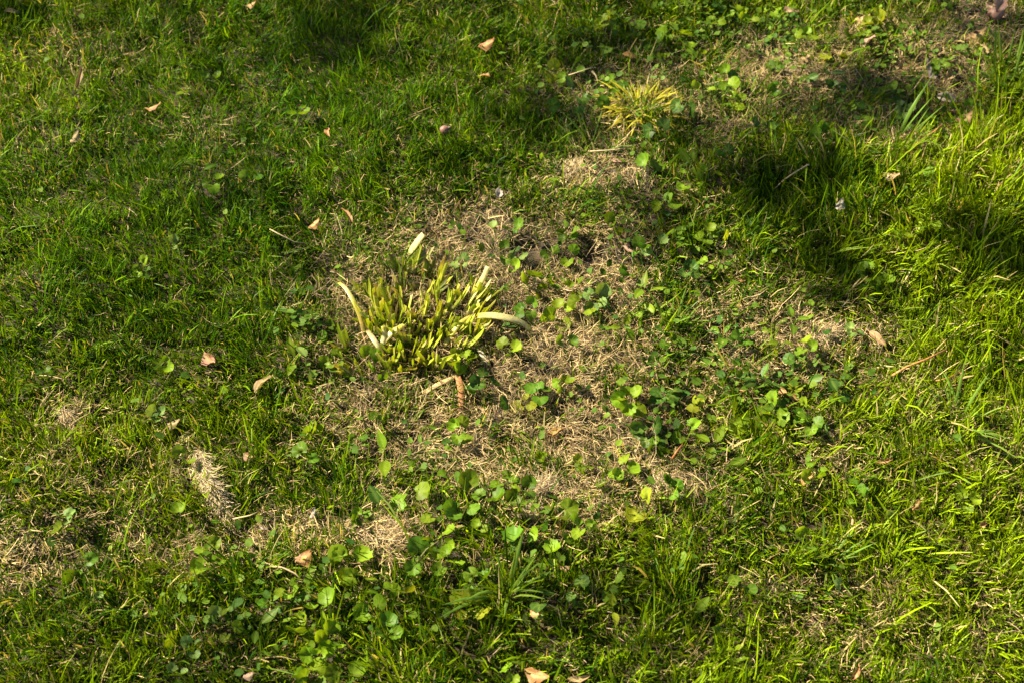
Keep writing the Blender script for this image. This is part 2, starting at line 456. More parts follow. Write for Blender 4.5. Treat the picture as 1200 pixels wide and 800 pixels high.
def make_grass():
    x, y = scatter(10.6, .07)
    # lean to tufts: shoots crowd together
    tuft = vnoise(x, y, .028, 6) * .6 + vnoise(x, y, .075, 7) * .4
    dry = mask(DRY, x, y); soil = mask(SOIL, x, y)
    dry = np.clip(dry * .92 + (vnoise(x, y, .055, 8) - .5) * .95 * np.clip(dry * 3, 0, 1), 0, 1)
    keep = RNG.random(len(x)) < np.clip((.45 + 1.15 * tuft) * (1 - .84 * dry) * (1 - .9 * soil), 0, 1)
    x, y, tuft, dry = x[keep], y[keep], tuft[keep], dry[keep]
    keep = RNG.random(len(x)) > mask(WEED_SPOTS, x, y)
    x, y, tuft, dry = x[keep], y[keep], tuft[keep], dry[keep]
    n = len(x)
    lng, fine, yel = mask(LONG, x, y), mask(FINE, x, y), mask(YEL, x, y)
    L = RNG.gamma(6, 1 / 6, n) * (.0208 + .013 * lng - .005 * dry - .0055 * fine)
    tall = RNG.random(n) < .035
    L = np.where(tall, L * 1.7, L) * (.55 + .95 * vnoise(x, y, .035, 17))
    L = np.clip(L, .010, .14)
    W = RNG.uniform(.0010, .0024, n) * (1 - .28 * fine) * (1 + .15 * lng)
    W = np.where(tall, W * 1.25, W)
    # tuft direction field plus scatter
    az = vnoise(x, y, .06, 9) * 4 * math.pi + RNG.normal(0, .9, n)
    lean = np.abs(RNG.normal(.30, .36, n)) + .16 * (1 - lng)
    lean = np.clip(lean, 0, 1.35)
    curl = np.clip(RNG.normal(.55, .5, n), -.2, 1.7)
    twist = RNG.uniform(-1.2, 1.2, n)
    t = np.clip(RNG.beta(1.1, 1.3, n) + (yel - .35) * .5 + fine * .04 + (vnoise(x, y, .09, 12) - .5) * .5, 0, 1)
    c1 = mixc((.020, .066, .001), (.218, .315, .002), t)
    c1 = c1 * (1 - fine[:, None] * .85) + mixc((.020, .085, .001), (.140, .285, .003), t) * fine[:, None] * .85
    c1 *= RNG.uniform(.5, 1.5, n)[:, None]
    straw = RNG.random(n) < np.clip(.04 + .10 * dry + .05 * yel - .03 * fine, 0, 1)
    c1[straw] = mixc((.34, .26, .10), (.46, .40, .17), RNG.random(straw.sum()))
    c0 = c1 * .8 + np.array([.10, .11, .02]) * .3
    tops = ribbons(x, y, height(x, y) - .002, L, W, az, lean, curl, twist, 3, c0, c1, .28, .12)
    # short dense undergrowth of fine shoots below the mown tips
    x, y = scatter(5.0, .05)
    dry = np.clip(mask(DRY, x, y) * 1.05, 0, 1)
    keep = RNG.random(len(x)) < np.clip((.4 + .9 * vnoise(x, y, .022, 31)) * (1 - .93 * dry) * (1 - .9 * mask(SOIL, x, y)), 0, 1)
    x, y = x[keep], y[keep]
    n = len(x)
    yel = mask(YEL, x, y)
    t = np.clip(RNG.beta(2, 2.2, n) + (yel - .3) * .4, 0, 1)
    c1 = mixc((.018, .060, .001), (.130, .195, .003), t) * RNG.uniform(.75, 1.25, n)[:, None]
    old = RNG.random(n) < .10
    c1[old] = mixc((.22, .16, .06), (.40, .32, .13), RNG.random(old.sum()))
    low = ribbons(x, y, height(x, y) - .002, RNG.gamma(6, 1 / 6, n) * .016, RNG.uniform(.0009, .0021, n), RNG.uniform(0, 6.28, n),
                  np.clip(np.abs(RNG.normal(.4, .45, n)), 0, 1.4), RNG.normal(.5, .5, n), RNG.uniform(-1.2, 1.2, n), 2, c1 * .85, c1, .35, .1)
    return join([tops, low])


def make_thatch():
    ch = []
    # matted dead grass in the bare patches, flat
    x, y = scatter(11.5, .05)
    dry = mask(DRY, x, y); soil = mask(SOIL, x, y)
    p = np.clip(.075 - .05 * mask(FINE, x, y) + 1.05 * dry, 0, 1) * (1 - .9 * soil)
    keep = RNG.random(len(x)) < p
    x, y, dry = x[keep], y[keep], dry[keep]
    n = len(x)
    L = RNG.gamma(4, .25, n) * .0145
    W = RNG.uniform(.0003, .0010, n)
    az = vnoise(x, y, .05, 14) * 5 * math.pi + RNG.normal(0, 1.0, n)
    lean = np.clip(RNG.normal(1.30, .30, n), .3, 1.66)
    curl = RNG.normal(.12, .35, n)
    t = RNG.beta(1.25, 1.7, n)
    c = mixc((.10, .056, .020), (.70, .53, .25), t)
    gry = RNG.random(n) < .18
    c[gry] = mixc((.30, .22, .12), (.48, .38, .22), RNG.random(gry.sum()))
    z = height(x, y) + RNG.uniform(.0, .010, n) + .010 * np.clip(vnoise(x, y, .03, 15) - .35, 0, 1) * dry
    ch.append(ribbons(x, y, z, np.clip(L, .007, .07), W, az, lean, curl, RNG.uniform(-.8, .8, n), 3, c * .92, c, .45, .28))
    return join(ch)


V, Fq, C = make_thatch()
thatch = link('dead_grass', mesh_from('dead_grass', V, Fq, M['thatch'], C))
tag(thatch, 'matted tan dead grass lying in the bare patches of the lawn', 'dead grass', kind='stuff')
V, Fq, C = make_grass()
grass = link('grass', mesh_from('grass', V, Fq, M['grass'], C))
tag(grass, 'green mown lawn grass around the bare patches', 'grass', kind='stuff')


# ------------------------------------------------------------------ leaf shapes (unit size, stalk end at the origin, pointing to +Y)
def round_leaf(seed, notch=.42, scallop=.055, cup=.22, fold=.10):
    r = np.random.default_rng(seed)
    k = 20
    V, vein = [(0, .26, 0)], [1.0]
    rag = r.normal(0, .03, k)
    for ring, f in ((1, .55), (2, 1.0)):
        for i in range(k):
            a = -math.pi / 2 + 2 * math.pi * i / k
            d = abs((a + math.pi / 2 + math.pi) % (2 * math.pi) - math.pi)       # angle away from the stalk
            R = .52 * (1 - notch * math.exp(-(d / .36) ** 2)) * (1 + (scallop * (-1) ** i + rag[i]) * (ring == 2))
            px, py = R * f * math.cos(a) * 1.06, .42 + R * f * math.sin(a)
            if ring == 1: py = .36 + (py - .42)
            rr = math.hypot(px, py - .35)
            z = cup * rr * rr + fold * abs(px) + r.normal(0, .024) * ring
            V.append((px, py, z)); vein.append(.75 if (ring == 1 and i % 3 == 2) else .0)
    F = []
    for i in range(k):
        j = (i + 1) % k
        F.append((0, 1 + i, 1 + j))
        F.append((1 + i, 1 + k + i, 1 + k + j, 1 + j))
    return np.array(V), F, vein


def oval_leaf(seed, w=.46, point=1.0, fold=.22, droop=.25, ragged=0.0):
    r = np.random.default_rng(seed)
    V, F, vein = [], [], []
    rows = 6
    side = r.normal(0, .06)
    for i in range(rows + 1):
        t = i / rows
        hw = w * .5 * math.sin(math.pi * min(1, t ** .8) ** 1.0) ** .8 if 0 < i < rows else .02
        if i == rows: hw = .03 * point
        for s in (-1, -.5, 0, .5, 1):
            q = hw * s * (1 + r.normal(0, ragged) * (abs(s) == 1))
            V.append((q + side * math.sin(t * 3), t, fold * abs(q) - droop * t * t + r.normal(0, .008) + r.normal(0, ragged * .25)))
            vein.append(1.0 if s == 0 else 0.0)
    for i in range(rows):
        for j in range(4):
            a = i * 5 + j
            F.append((a, a + 1, a + 6, a + 5))
    return np.array(V), F, vein


TONES = {'b': 'leaf_b', 'm': 'leaf_m', 'd': 'leaf_d', 'y': 'leaf_y', 'p': 'leaf_p'}
LEAF = {}
for tone, mk in TONES.items():
    LEAF['r' + tone] = [mesh_from('leaf', *round_leaf(s, notch=.45 + .09 * (s % 4), cup=[.6, -.5, .9, -.2, .3][s % 5], fold=[.2, .5, .1, .4, -.3][s % 5])[:2], M[mk],
                                  vein=round_leaf(s)[2]) for s in range(5)]
    LEAF['o' + tone] = [mesh_from('leaf', *oval_leaf(20 + s, w=.46 + .05 * s, droop=[.25, -.1, .4, .1][s % 4])[:2], M[mk], vein=oval_leaf(20 + s)[2]) for s in range(4)]


def tube(pts, radii, sides=4):
    V, F = [], []
    n = len(pts)
    for i, (p, r) in enumerate(zip(pts, radii)):
        d = (Vector(pts[min(i + 1, n - 1)]) - Vector(pts[max(i - 1, 0)])).normalized()
        u = d.cross(Vector((0, 0, 1)) if abs(d.z) < .9 else Vector((1, 0, 0))).normalized()
        v = d.cross(u)
        for k in range(sides):
            a = 2 * math.pi * k / sides
            q = Vector(p) + (u * math.cos(a) + v * math.sin(a)) * r
            V.append(tuple(q))
    for i in range(n - 1):
        for k in range(sides):
            a, b = i * sides + k, i * sides + (k + 1) % sides
            F.append((a, b, b + sides, a + sides))
    F.append(tuple(range(sides))[::-1]); F.append(tuple((n - 1) * sides + k for k in range(sides)))
    return np.array(V), F


STEMS = []
for s in range(4):
    r = np.random.default_rng(40 + s)
    b = r.uniform(-.16, .16)
    pts = [(b * math.sin(math.pi * t), .06 * math.sin(6 * t) * (s % 2), t) for t in (0, .33, .66, 1)]
    STEMS.append(mesh_from('stem', *tube(pts, (.034, .03, .026, .022)), M['stem']))


def aim(direction, roll=0.0):
    """matrix turning +Z to DIRECTION"""
    return Vector(direction).to_track_quat('Z', 'Y').to_matrix().to_4x4() @ Matrix.Rotation(roll, 4, 'Z')


# ------------------------------------------------------------------ things one can find on the lawn, used to say where the others stand
MARKS = [(490, 360, 'the cut stubs'), (750, 130, 'the yellow tuft'), (245, 560, 'the dead straw tuft'),
         (590, 690, 'the upright grass tuft'), (652, 490, 'the bright orange leaf'), (943, 567, 'the orange-tan leaf'),
         (305, 443, 'the pale tan leaf'), (245, 415, 'the curled brown leaf'), (1016, 50, 'the pinkish leaf'),
         (1095, 85, 'the grey litter'), (1085, 160, 'the rusty needle'), (1168, 18, 'the nut husk'),
         (585, 225, 'the pale petal'), (180, 128, 'the tan-orange leaf'), (635, 572, 'the pale straw tuft'),
         (970, 395, 'the tan straw patch'), (521, 157, 'the round nut'), (355, 648, 'the small rust leaf'),
         (1060, 445, 'the brown needle'), (630, 794, 'the peach leaf'), (720, 190, 'the pink husk')]
NUM = {1: 'single-leaved', 2: 'two-leaved', 3: 'three-leaved', 4: 'four-leaved', 5: 'five-leaved', 6: 'six-leaved'}
TONE_WORD = {'b': 'bright green', 'm': 'green', 'd': 'dark green', 'y': 'yellowing', 'p': 'pale green'}


USED = set()


def where(px, py, head):
    """the nearest thing one can find and one on the other side; further ones while the label is already taken"""
    d = sorted(((px - a) ** 2 + (1.3 * (py - b)) ** 2, a - px, b - py, t) for a, b, t in MARKS)
    first = d[0]
    opts = ['beside ' + first[3]] if first[0] < 60 ** 2 else []
    for i in range(3):
        for q in d[i + 1:]:
            dot = (q[1] * d[i][1] + q[2] * d[i][2]) / (math.hypot(q[1], q[2]) * math.hypot(d[i][1], d[i][2]) + 1e-6)
            if dot < -.25: opts.append('between ' + d[i][3] + ' and ' + q[3])
    opts.append('near ' + first[3])
    for o in opts[:6]:
        if head + o not in USED:
            USED.add(head + o)
            return head + o
    return head + opts[0]


def make_weed(px, py, n, tone, shape, mm):
    stalk = RNG.uniform(.014, .027) * (1.1 if n == 1 else 1)
    ex, ey = ground_at(px, py, .004 + stalk * .85)
    ex, ey = float(ex), float(ey)
    size = mm / 1000 * .92
    n = min(6, n + int(RNG.integers(0, 3 if py < 640 else 2)))
    hz = H(ex, ey)
    root = empty('weed', (ex, ey, hz))
    spread = 0 if n == 1 else size * .48
    a0 = RNG.uniform(0, 6.28)
    for i in range(n):
        a = a0 + i * 2 * math.pi / n + RNG.normal(0, .35)
        # stalk top near the middle, leaf reaching outward
        st = stalk * RNG.uniform(.75, 1.25)
        top = Vector((math.cos(a) * spread * .55, math.sin(a) * spread * .55, st)) if n > 1 else Vector((0, -size * .35, st))
        if n == 1: a = RNG.uniform(-.3, math.pi + .3)
        s = min(size * RNG.uniform(.7, 1.2), .026)
        v = Vector((top.x, top.y, st + .003))
        link('stem', STEMS[int(RNG.integers(4))], root,
             Matrix.Translation((0, 0, -.004)) @ aim(v) @ Matrix.Diagonal((v.length * .55 + .006, v.length * .55 + .006, v.length, 1)))
        var = LEAF[shape + tone]
        pitch = RNG.normal(.1, .5)          # up or down from level
        roll = RNG.normal(-.15, .5)
        mw = (Matrix.Translation(top) @ Matrix.Rotation(a - math.pi / 2, 4, 'Z') @ Matrix.Rotation(pitch, 4, 'X')
              @ Matrix.Rotation(roll, 4, 'Y') @ Matrix.Diagonal((s, s, s, 1)))
        link('leaf', var[int(RNG.integers(len(var)))], root, mw)
    word = 'small ' if mm <= 16 else 'large ' if mm >= 24 else ''
    tag(root, where(px, py, '%s%s %s %s weed ' % (word, NUM[n], TONE_WORD[tone], 'round' if shape == 'r' else 'oval')),
        'weed', 'broad-leaved weeds in the lawn')
    return root


for a in WEED_LIST:
    make_weed(float(a[0]), float(a[1]), int(a[2]), a[3], a[4], float(a[5]))


# low creeping leaves, far too many and small to count
cx, cy = [float(q) for q in ground_at(490, 372)]      # middle of the cut clump


def make_small_weeds():
    x, y = scatter(1.6, .15)
    p = np.clip(mask(SMALL, x, y) + .14 * mask(DRY, x, y), 0, 1) * np.clip(vnoise(x, y, .05, 21) * 1.9 - .45, 0, 1) * .8 + .004
    p *= ((x - cx) / .12) ** 2 + ((y - cy) / .10) ** 2 > 1     # none among the cut stubs
    k = RNG.random(len(x)) < p
    x, y = x[k], y[k]
    n = len(x)
    kk = 8
    ang = np.arange(kk) / kk * 2 * math.pi
    S = RNG.uniform(.0024, .0058, n)
    el = RNG.uniform(1, 1.5, n)
    nrm = np.stack([RNG.normal(0, .4, n), RNG.normal(0, .4, n), np.ones(n)], 1)
    nrm /= np.linalg.norm(nrm, axis=1)[:, None]
    az = RNG.uniform(0, 6.28, n)
    u = np.stack([np.cos(az), np.sin(az), np.zeros(n)], 1); u -= nrm * (u * nrm).sum(1)[:, None]; u /= np.linalg.norm(u, axis=1)[:, None]
    w = np.cross(nrm, u)
    c = np.stack([x, y, height(x, y) + RNG.uniform(.008, .026, n)], 1)
    ring = c[:, None, :] + (S[:, None] * RNG.uniform(.75, 1.2, (n, kk)))[:, :, None] * (u[:, None, :] * (np.cos(ang)[None, :, None] * el[:, None, None]) + w[:, None, :] * np.sin(ang)[None, :, None]) + nrm[:, None, :] * RNG.uniform(-.001, .002, (n, kk))[:, :, None]
    V = np.concatenate([c[:, None, :], ring], 1).reshape(-1, 3)
    base = np.arange(n)[:, None] * (kk + 1)
    i = np.arange(kk)[None, :]
    F = np.stack([np.broadcast_to(base, (n, kk)), base + 1 + i, base + 1 + (i + 1) % kk], -1).reshape(-1, 3)
    col = mixc((.025, .075, .008), (.13, .20, .012), RNG.beta(1.5, 1.8, n))
    C = np.repeat(col, kk + 1, axis=0)
    return V, F, C


V, Fq, C = make_small_weeds()
tag(link('small_weeds', mesh_from('small_weeds', V, Fq, M['small_leaf'], C)), 'tiny creeping green leaves mixed through the grass', 'ground cover', kind='stuff')


# ------------------------------------------------------------------ the cut-back strap-leaved clump
def strap(seed, bend, width=1.0, taper=.9, tone=0.5, rows=4, pale_base=.4, tip=None, slant=0.1):
    """a V-folded strap of unit height cut off at the top; unit width 1"""
    r = np.random.default_rng(seed)
    V, C, F = [], [], []
    sec = [(-.5, .06), (-.04, -.13), (.5, .06), (.5, .10), (.04, -.07), (-.5, .10)]
    g = np.array([.42, .52, .030]) * (1 - tone) + np.array([.72, .68, .09]) * tone
    for i in range(rows + 1):
        t = i / rows
        w = (1 - (1 - taper) * t) * width
        y = bend * t * t
        for k, (sx, sy) in enumerate(sec):
            cut = slant * sx if i == rows else 0
            V.append((sx * w + r.normal(0, .012), y + sy * w * .8, t + cut))
            c = g * (1 - pale_base * (1 - t)) + np.array([.62, .58, .24]) * pale_base * (1 - t)
            if tip is not None and i == rows: c = np.array(tip)
            if tip is not None and i == rows - 1: c = c * .6 + np.array(tip) * .4
            C.append(c * (1 + r.normal(0, .10)) * (.86 if k in (1, 4) else 1))
    for i in range(rows):
        for k in range(6):
            a, b = i * 6 + k, i * 6 + (k + 1) % 6
            F.append((a, b, b + 6, a + 6))
    o = rows * 6
    F += [(o, o + 1, o + 4, o + 5), (o + 1, o + 2, o + 3, o + 4)]
    return np.array(V), F, np.array(C)


TAN, WHITE, BROWN = (.44, .34, .16), (.66, .62, .36), (.26, .17, .08)
STUBS = []
for s in range(14):
    r = np.random.default_rng(60 + s)
    v, f, c = strap(60 + s, r.uniform(-.1, .45), 1, r.uniform(.78, 1.0), r.uniform(.05, .70), 4, r.uniform(.10, .45),
                    [None, TAN, None, WHITE, None, None, None][s % 7], r.uniform(-.35, .35))
    STUBS.append(mesh_from('cut_stub', v, f, M['stub'], c, smooth=False))
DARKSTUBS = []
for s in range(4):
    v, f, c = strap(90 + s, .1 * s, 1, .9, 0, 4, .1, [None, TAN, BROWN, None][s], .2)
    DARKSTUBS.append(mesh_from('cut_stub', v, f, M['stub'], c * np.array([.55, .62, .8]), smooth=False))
DRYSTUBS = []
for s in range(4):
    v, f, c = strap(95 + s, .25 * s, 1, .6, .5, 4, .2, BROWN, .3)
    DRYSTUBS.append(mesh_from('dry_stub', v, f, M['thatch'], c * 0 + np.array([.40, .30, .15]) * np.linspace(.8, 1.2, len(c))[:, None], smooth=False))

cx, cy = [float(q) for q in ground_at(490, 372)]
clump = empty('cut_plant_clump', (cx, cy, H(cx, cy)))
tag(clump, 'clump of cut-back yellow-green strap leaf stubs in the bare patch', 'plant stump')


def stub_at(px, py, h, w, lean_px, meshes, name='cut_stub', az=None):
    """foot at the picture spot; LEAN_PX tilts away from the clump's centre"""
    x, y = [float(q) for q in ground_at(px, py)]
    dx, dy = lean_px
    n = Vector((dx, dy, 1)).normalized()
    a = RNG.uniform(0, math.pi) if az is None else az
    z = H(x, y) - H(cx, cy)
    mw = Matrix.Translation((x - cx, y - cy, z - .004)) @ aim(n, a) @ Matrix.Diagonal((w, w, h, 1))
    return link(name, meshes[int(RNG.integers(len(meshes)))], clump, mw)


r2 = random.Random(5)
# cut fans: each shoot is a flat fan of straps rising from one foot
FANS = []
tries = 0
while len(FANS) < 50 and tries < 9000:
    tries += 1
    t, q = r2.uniform(0, 6.283), math.sqrt(r2.random())
    px, py = 492 + 66 * q * math.cos(t), 380 + 46 * q * math.sin(t)
    if px < 452 and py > 392: continue
    if any(((px - a) / 10) ** 2 + ((py - b) / 7) ** 2 < 1 for a, b in FANS): continue
    FANS.append((px, py))
FANS += [(452, 332), (468, 322), (484, 318), (440, 345), (500, 322), (428, 350), (512, 330), (404, 404), (552, 356), (410, 424), (422, 432)]
for px, py in FANS:
    lx = (px - 486) / 70 * .46 + r2.gauss(0, .18) + .08
    ly = -(py - 378) / 50 * .34 + r2.gauss(0, .18)
    back = py < 348 and px < 505
    face = r2.gauss(0, .9)                    # the fan's plane, seen from above
    top = r2.uniform(.034, .051) * (.85 if back else 1)
    k = r2.choice((4, 5, 6, 6, 7))
    for i in range(k):
        u = (i - (k - 1) / 2) / max(1, k - 1)
        off = u * r2.uniform(7, 13)
        lean = (lx + math.cos(face) * u * .5 + r2.gauss(0, .12), ly + math.sin(face) * u * .5 + r2.gauss(0, .12))
        z = r2.random()
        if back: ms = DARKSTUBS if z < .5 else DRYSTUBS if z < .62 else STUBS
        else: ms = DRYSTUBS if z < .06 else STUBS
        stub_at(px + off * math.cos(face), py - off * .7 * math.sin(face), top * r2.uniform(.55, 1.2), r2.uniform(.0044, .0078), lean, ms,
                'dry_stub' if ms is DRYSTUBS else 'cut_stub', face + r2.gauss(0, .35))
# front skirt of stubs and a few apart from the rest
for px, py, h, w, lx, ly in [(402, 415, .026, .009, -.25, -.1), (407, 398, .03, .009, -.1, .1), (420, 420, .03, .008, -.2, -.2),
                             (436, 425, .034, .008, -.15, -.25), (455, 424, .034, .009, -.1, -.3), (470, 427, .03, .009, 0, -.3),
                             (484, 423, .036, .008, .05, -.2), (505, 424, .03, .008, .15, -.2), (400, 430, .02, .009, -.3, -.3),
                             (551, 356, .034, .010, .1, .15), (544, 350, .030, .010, -.35, .05), (556, 350, .036, .009, .3, .2)]:
    stub_at(px, py, h, w, (lx, ly), STUBS)


def lying(name, pts_px, width, colours, parent=None, thick=.0016, mat='stub', fold=.18):
    """a strap following picture spots (x, y, height above the soil)"""
    P = []
    for px, py, z in pts_px:
        x, y = ground_at(px, py, z)
        x, y = float(x), float(y)
        P.append(Vector((x, y, H(x, y) + z)))
    # smooth the path
    Q = []
    for i in range(len(P) - 1):
        p0, p1, p2, p3 = P[max(i - 1, 0)], P[i], P[i + 1], P[min(i + 2, len(P) - 1)]
        for k in range(3):
            t = k / 3
            Q.append(.5 * ((2 * p1) + (p2 - p0) * t + (2 * p0 - 5 * p1 + 4 * p2 - p3) * t * t + (3 * p1 - p0 - 3 * p2 + p3) * t ** 3))
    Q.append(P[-1])
    org = Vector((cx, cy, H(cx, cy))) if parent is not None else Q[len(Q) // 2] - Vector((0, 0, max(.0, pts_px[len(pts_px) // 2][2])))
    V, C, F = [], [], []
    n = len(Q)
    cols = np.array(colours)
    for i, q in enumerate(Q):
        t = i / (n - 1)
        d = (Q[min(i + 1, n - 1)] - Q[max(i - 1, 0)]).normalized()
        side = d.cross(Vector((0, 0, 1)))
        if side.length < .2: side = Vector((1, 0, 0))
        side.normalize(); up = side.cross(d)
        w = width * (.75 + .25 * math.sin(math.pi * min(1, t * 1.2)))
        cc = cols[min(int(t * (len(cols) - 1)), len(cols) - 2)]; f = t * (len(cols) - 1) - min(int(t * (len(cols) - 1)), len(cols) - 2)
        c = cc * (1 - f) + cols[min(int(t * (len(cols) - 1)), len(cols) - 2) + 1] * f
        for sx, sz in ((-.5, fold), (0, 0), (.5, fold)):
            V.append(q - org + side * sx * w + up * sz * w); C.append(c)
        for sx, sz in ((.5, fold), (0, 0), (-.5, fold)):
            V.append(q - org + side * sx * w + up * (sz * w + thick)); C.append(c)
    for i in range(n - 1):
        for k in range(6):
            a, b = i * 6 + k, i * 6 + (k + 1) % 6
            F.append((a, b, b + 6, a + 6))
    F += [(0, 5, 4, 1), (1, 4, 3, 2)]
    o = (n - 1) * 6
    F += [(o, o + 1, o + 4, o + 5), (o + 1, o + 2, o + 3, o + 4)]
    ob = link(name, mesh_from(name, [tuple(v) for v in V], F, M[mat], np.array(C)), parent)
    if parent is None: ob.location = org
    return ob


YG, PALE, GRN = (.44, .43, .05), (.62, .58, .28), (.18, .24, .03)
lying('bent_leaf', [(560, 366, .030), (576, 364, .036), (596, 368, .032), (612, 374, .020), (622, 384, .008)], .0105, [YG, PALE, PALE, PALE, YG], clump)['label'] = 'pale strap leaf bent over to the ground'
lying('bent_leaf', [(426, 392, .004), (423, 372, .016), (415, 352, .026), (405, 336, .026), (397, 329, .02)], .0062, [BROWN, (.5, .38, .10), YG, PALE, YG], clump)['label'] = 'thin bent leaf with a browned foot'
lying('tall_stub', [(482, 302, .0), (484, 291, .012), (490, 279, .030), (497, 270, .042)], .013, [YG, PALE, (.64, .62, .38), PALE], clump)['label'] = 'tall whitish stub with a slanted tip'
lying('tall_stub', [(552, 345, .0), (560, 334, .014), (567, 320, .030), (572, 306, .044)], .0085, [GRN, YG, PALE, PALE], clump)['label'] = 'tall pointed pale stub'
lying('bent_leaf', [(521, 396, .006), (530, 384, .018), (540, 373, .024), (552, 367, .022)], .007, [PALE, YG, YG, (.5, .4, .12)], clump)
lying('bent_leaf', [(450, 394, .014), (458, 385, .022), (468, 379, .026), (474, 375, .022)], .008, [PALE, (.6, .58, .32), YG, PALE], clump)
lying('shredded_leaf', [(430, 382, .010), (436, 390, .018), (442, 398, .018), (449, 410, .008)], .007, [(.5, .4, .2), (.58, .5, .3), (.64, .58, .38), (.56, .5, .3)], clump)['label'] = 'whitish shredded leaf end'
lying('shredded_leaf', [(448, 376, .028), (450, 386, .02), (446, 398, .012), (438, 410, .008)], .007, [YG, PALE, (.6, .55, .36), (.56, .5, .3)], clump)

# loose cut strips near the clump
o = lying('leaf_strip', [(560, 402, .006), (566, 411, .008), (572, 419, .004)], .0065, [PALE, (.85, .80, .68), (.8, .74, .5)])
tag(o, 'short whitish cut leaf strip lying at the foot of the stubs', 'leaf strip')
o = lying('leaf_strip', [(497, 450, .004), (512, 441, .010), (528, 434, .012), (540, 428, .008)], .0065, [(.36, .26, .12), (.42, .30, .14), (.36, .25, .11), (.3, .2, .09)], mat='thatch')
tag(o, 'tan dry leaf strip lying below the cut stubs', 'leaf strip')
o = lying('leaf_strip', [(536, 432, .012), (540, 448, .012), (540, 470, .005)], .009, [(.36, .17, .07), (.34, .15, .06), (.40, .22, .10)], mat='thatch')
tag(o, 'rust brown strip beside the tan dry leaf strip', 'leaf strip')


# ------------------------------------------------------------------ grass tufts that stand out one by one
def blade_mesh(name, seed, mat, bend, w, rows=4, tip=.12):
    V, F = [], []
    for i in range(rows + 1):
        t = i / rows
        ww = w * (.7 + .3 * min(1, t * 2)) * (1 - (1 - tip) * max(0, (t - .5) * 2) ** 1.4)
        z = t * (1 - .28 * bend * t * bend)
        y = bend * t * t
        V += [(-ww / 2, y + .04 * w, z), (0, y - .22 * ww, z), (ww / 2, y + .04 * w, z)]
    for i in range(rows):
        for k in range(2):
            a = i * 3 + k
            F.append((a, a + 1, a + 4, a + 3))
    return mesh_from(name, V, F, mat)


YB = [blade_mesh('blade', s, M['yblade'], .15 + .14 * s, .050 + .008 * s) for s in range(5)]
GB = [blade_mesh('blade', s, M['gblade'], .08 + .12 * s, .040 + .006 * s) for s in range(5)]
SB = [blade_mesh('strand', s, M['straw'], .2 + .2 * s, .026 + .006 * s) for s in range(4)]


def tuft(name, px, py, n, length, lean, meshes, part, label, cat, spread=.01, toward=(0, 0), jitter=.35, zlift=0.0, group=None):
    x, y = [float(q) for q in ground_at(px, py)]
    root = empty(name, (x, y, H(x, y)))
    for i in range(n):
        a = RNG.uniform(0, 6.28)
        d = spread * math.sqrt(RNG.random())
        ox, oy = math.cos(a) * d, math.sin(a) * d
        l = abs(RNG.normal(lean, jitter))
        b = a + RNG.normal(0, .5)
        dirv = Vector((math.cos(b) * math.sin(l) + toward[0], math.sin(b) * math.sin(l) + toward[1], max(.06, math.cos(l))))
        L = length * RNG.uniform(.6, 1.2)
        dirv.normalize()
        # blades arch outwards: their bend (+Y) points away from the middle
        zq = dirv
        yq = (Vector((math.cos(b), math.sin(b), -.3)) - zq * zq.dot(Vector((math.cos(b), math.sin(b), -.3)))).normalized()
        xq = yq.cross(zq)
        mw = Matrix((( *[xq[0], yq[0], zq[0]], ox), (*[xq[1], yq[1], zq[1]], oy), (*[xq[2], yq[2], zq[2]], zlift * RNG.random() - .003 + H(x + ox, y + oy) - H(x, y)), (0, 0, 0, 1)))
        link(part, meshes[int(RNG.integers(len(meshes)))], root, mw @ Matrix.Diagonal((L, L, L, 1)))
    return tag(root, label, cat, group)


tuft('yellow_grass_tuft', 750, 140, 210, .046, 1.0, YB * 5 + SB + GB[:3], 'blade', 'sprawling tuft of yellow grass blades on dead straw', 'grass tuft', .034, (.05, .05), .35, .012)
tuft('grass_tuft', 592, 705, 26, .075, .30, GB, 'blade', 'upright tuft of long bright green blades below the round-leaved weeds', 'grass tuft', .012, (.02, .05), .22)
tuft('grass_tuft', 786, 385, 22, .055, .25, GB, 'blade', 'narrow upright tuft of green blades between the bare straw patches', 'grass tuft', .016, (-.05, .2), .2)
tuft('grass_tuft', 1180, 110, 40, .085, .28, GB, 'blade', 'tall bright grass tuft growing beside the brown nut husk', 'grass tuft', .035, (0, .05), .2)
tuft('grass_tuft', 1046, 165, 12, .085, .35, GB, 'blade', 'loose tall grass tuft growing beside the rusty needle', 'grass tuft', .03, (.05, .05), .25)
tuft('grass_tuft', 970, 660, 24, .06, .75, GB, 'blade', 'flattened green grass tuft with blades spread like a star', 'grass tuft', .01, (0, 0), .3)
tuft('grass_tuft', 690, 180, 26, .06, .6, GB, 'blade', 'shaded grass tuft at the edge of the bare patch by the pink husk', 'grass tuft', .02, (-.1, .05), .3)
tuft('grass_tuft', 1120, 500, 24, .065, .5, GB, 'blade', 'tall green grass tuft beside the brown needle in the grass', 'grass tuft', .02, (0, .05), .3)


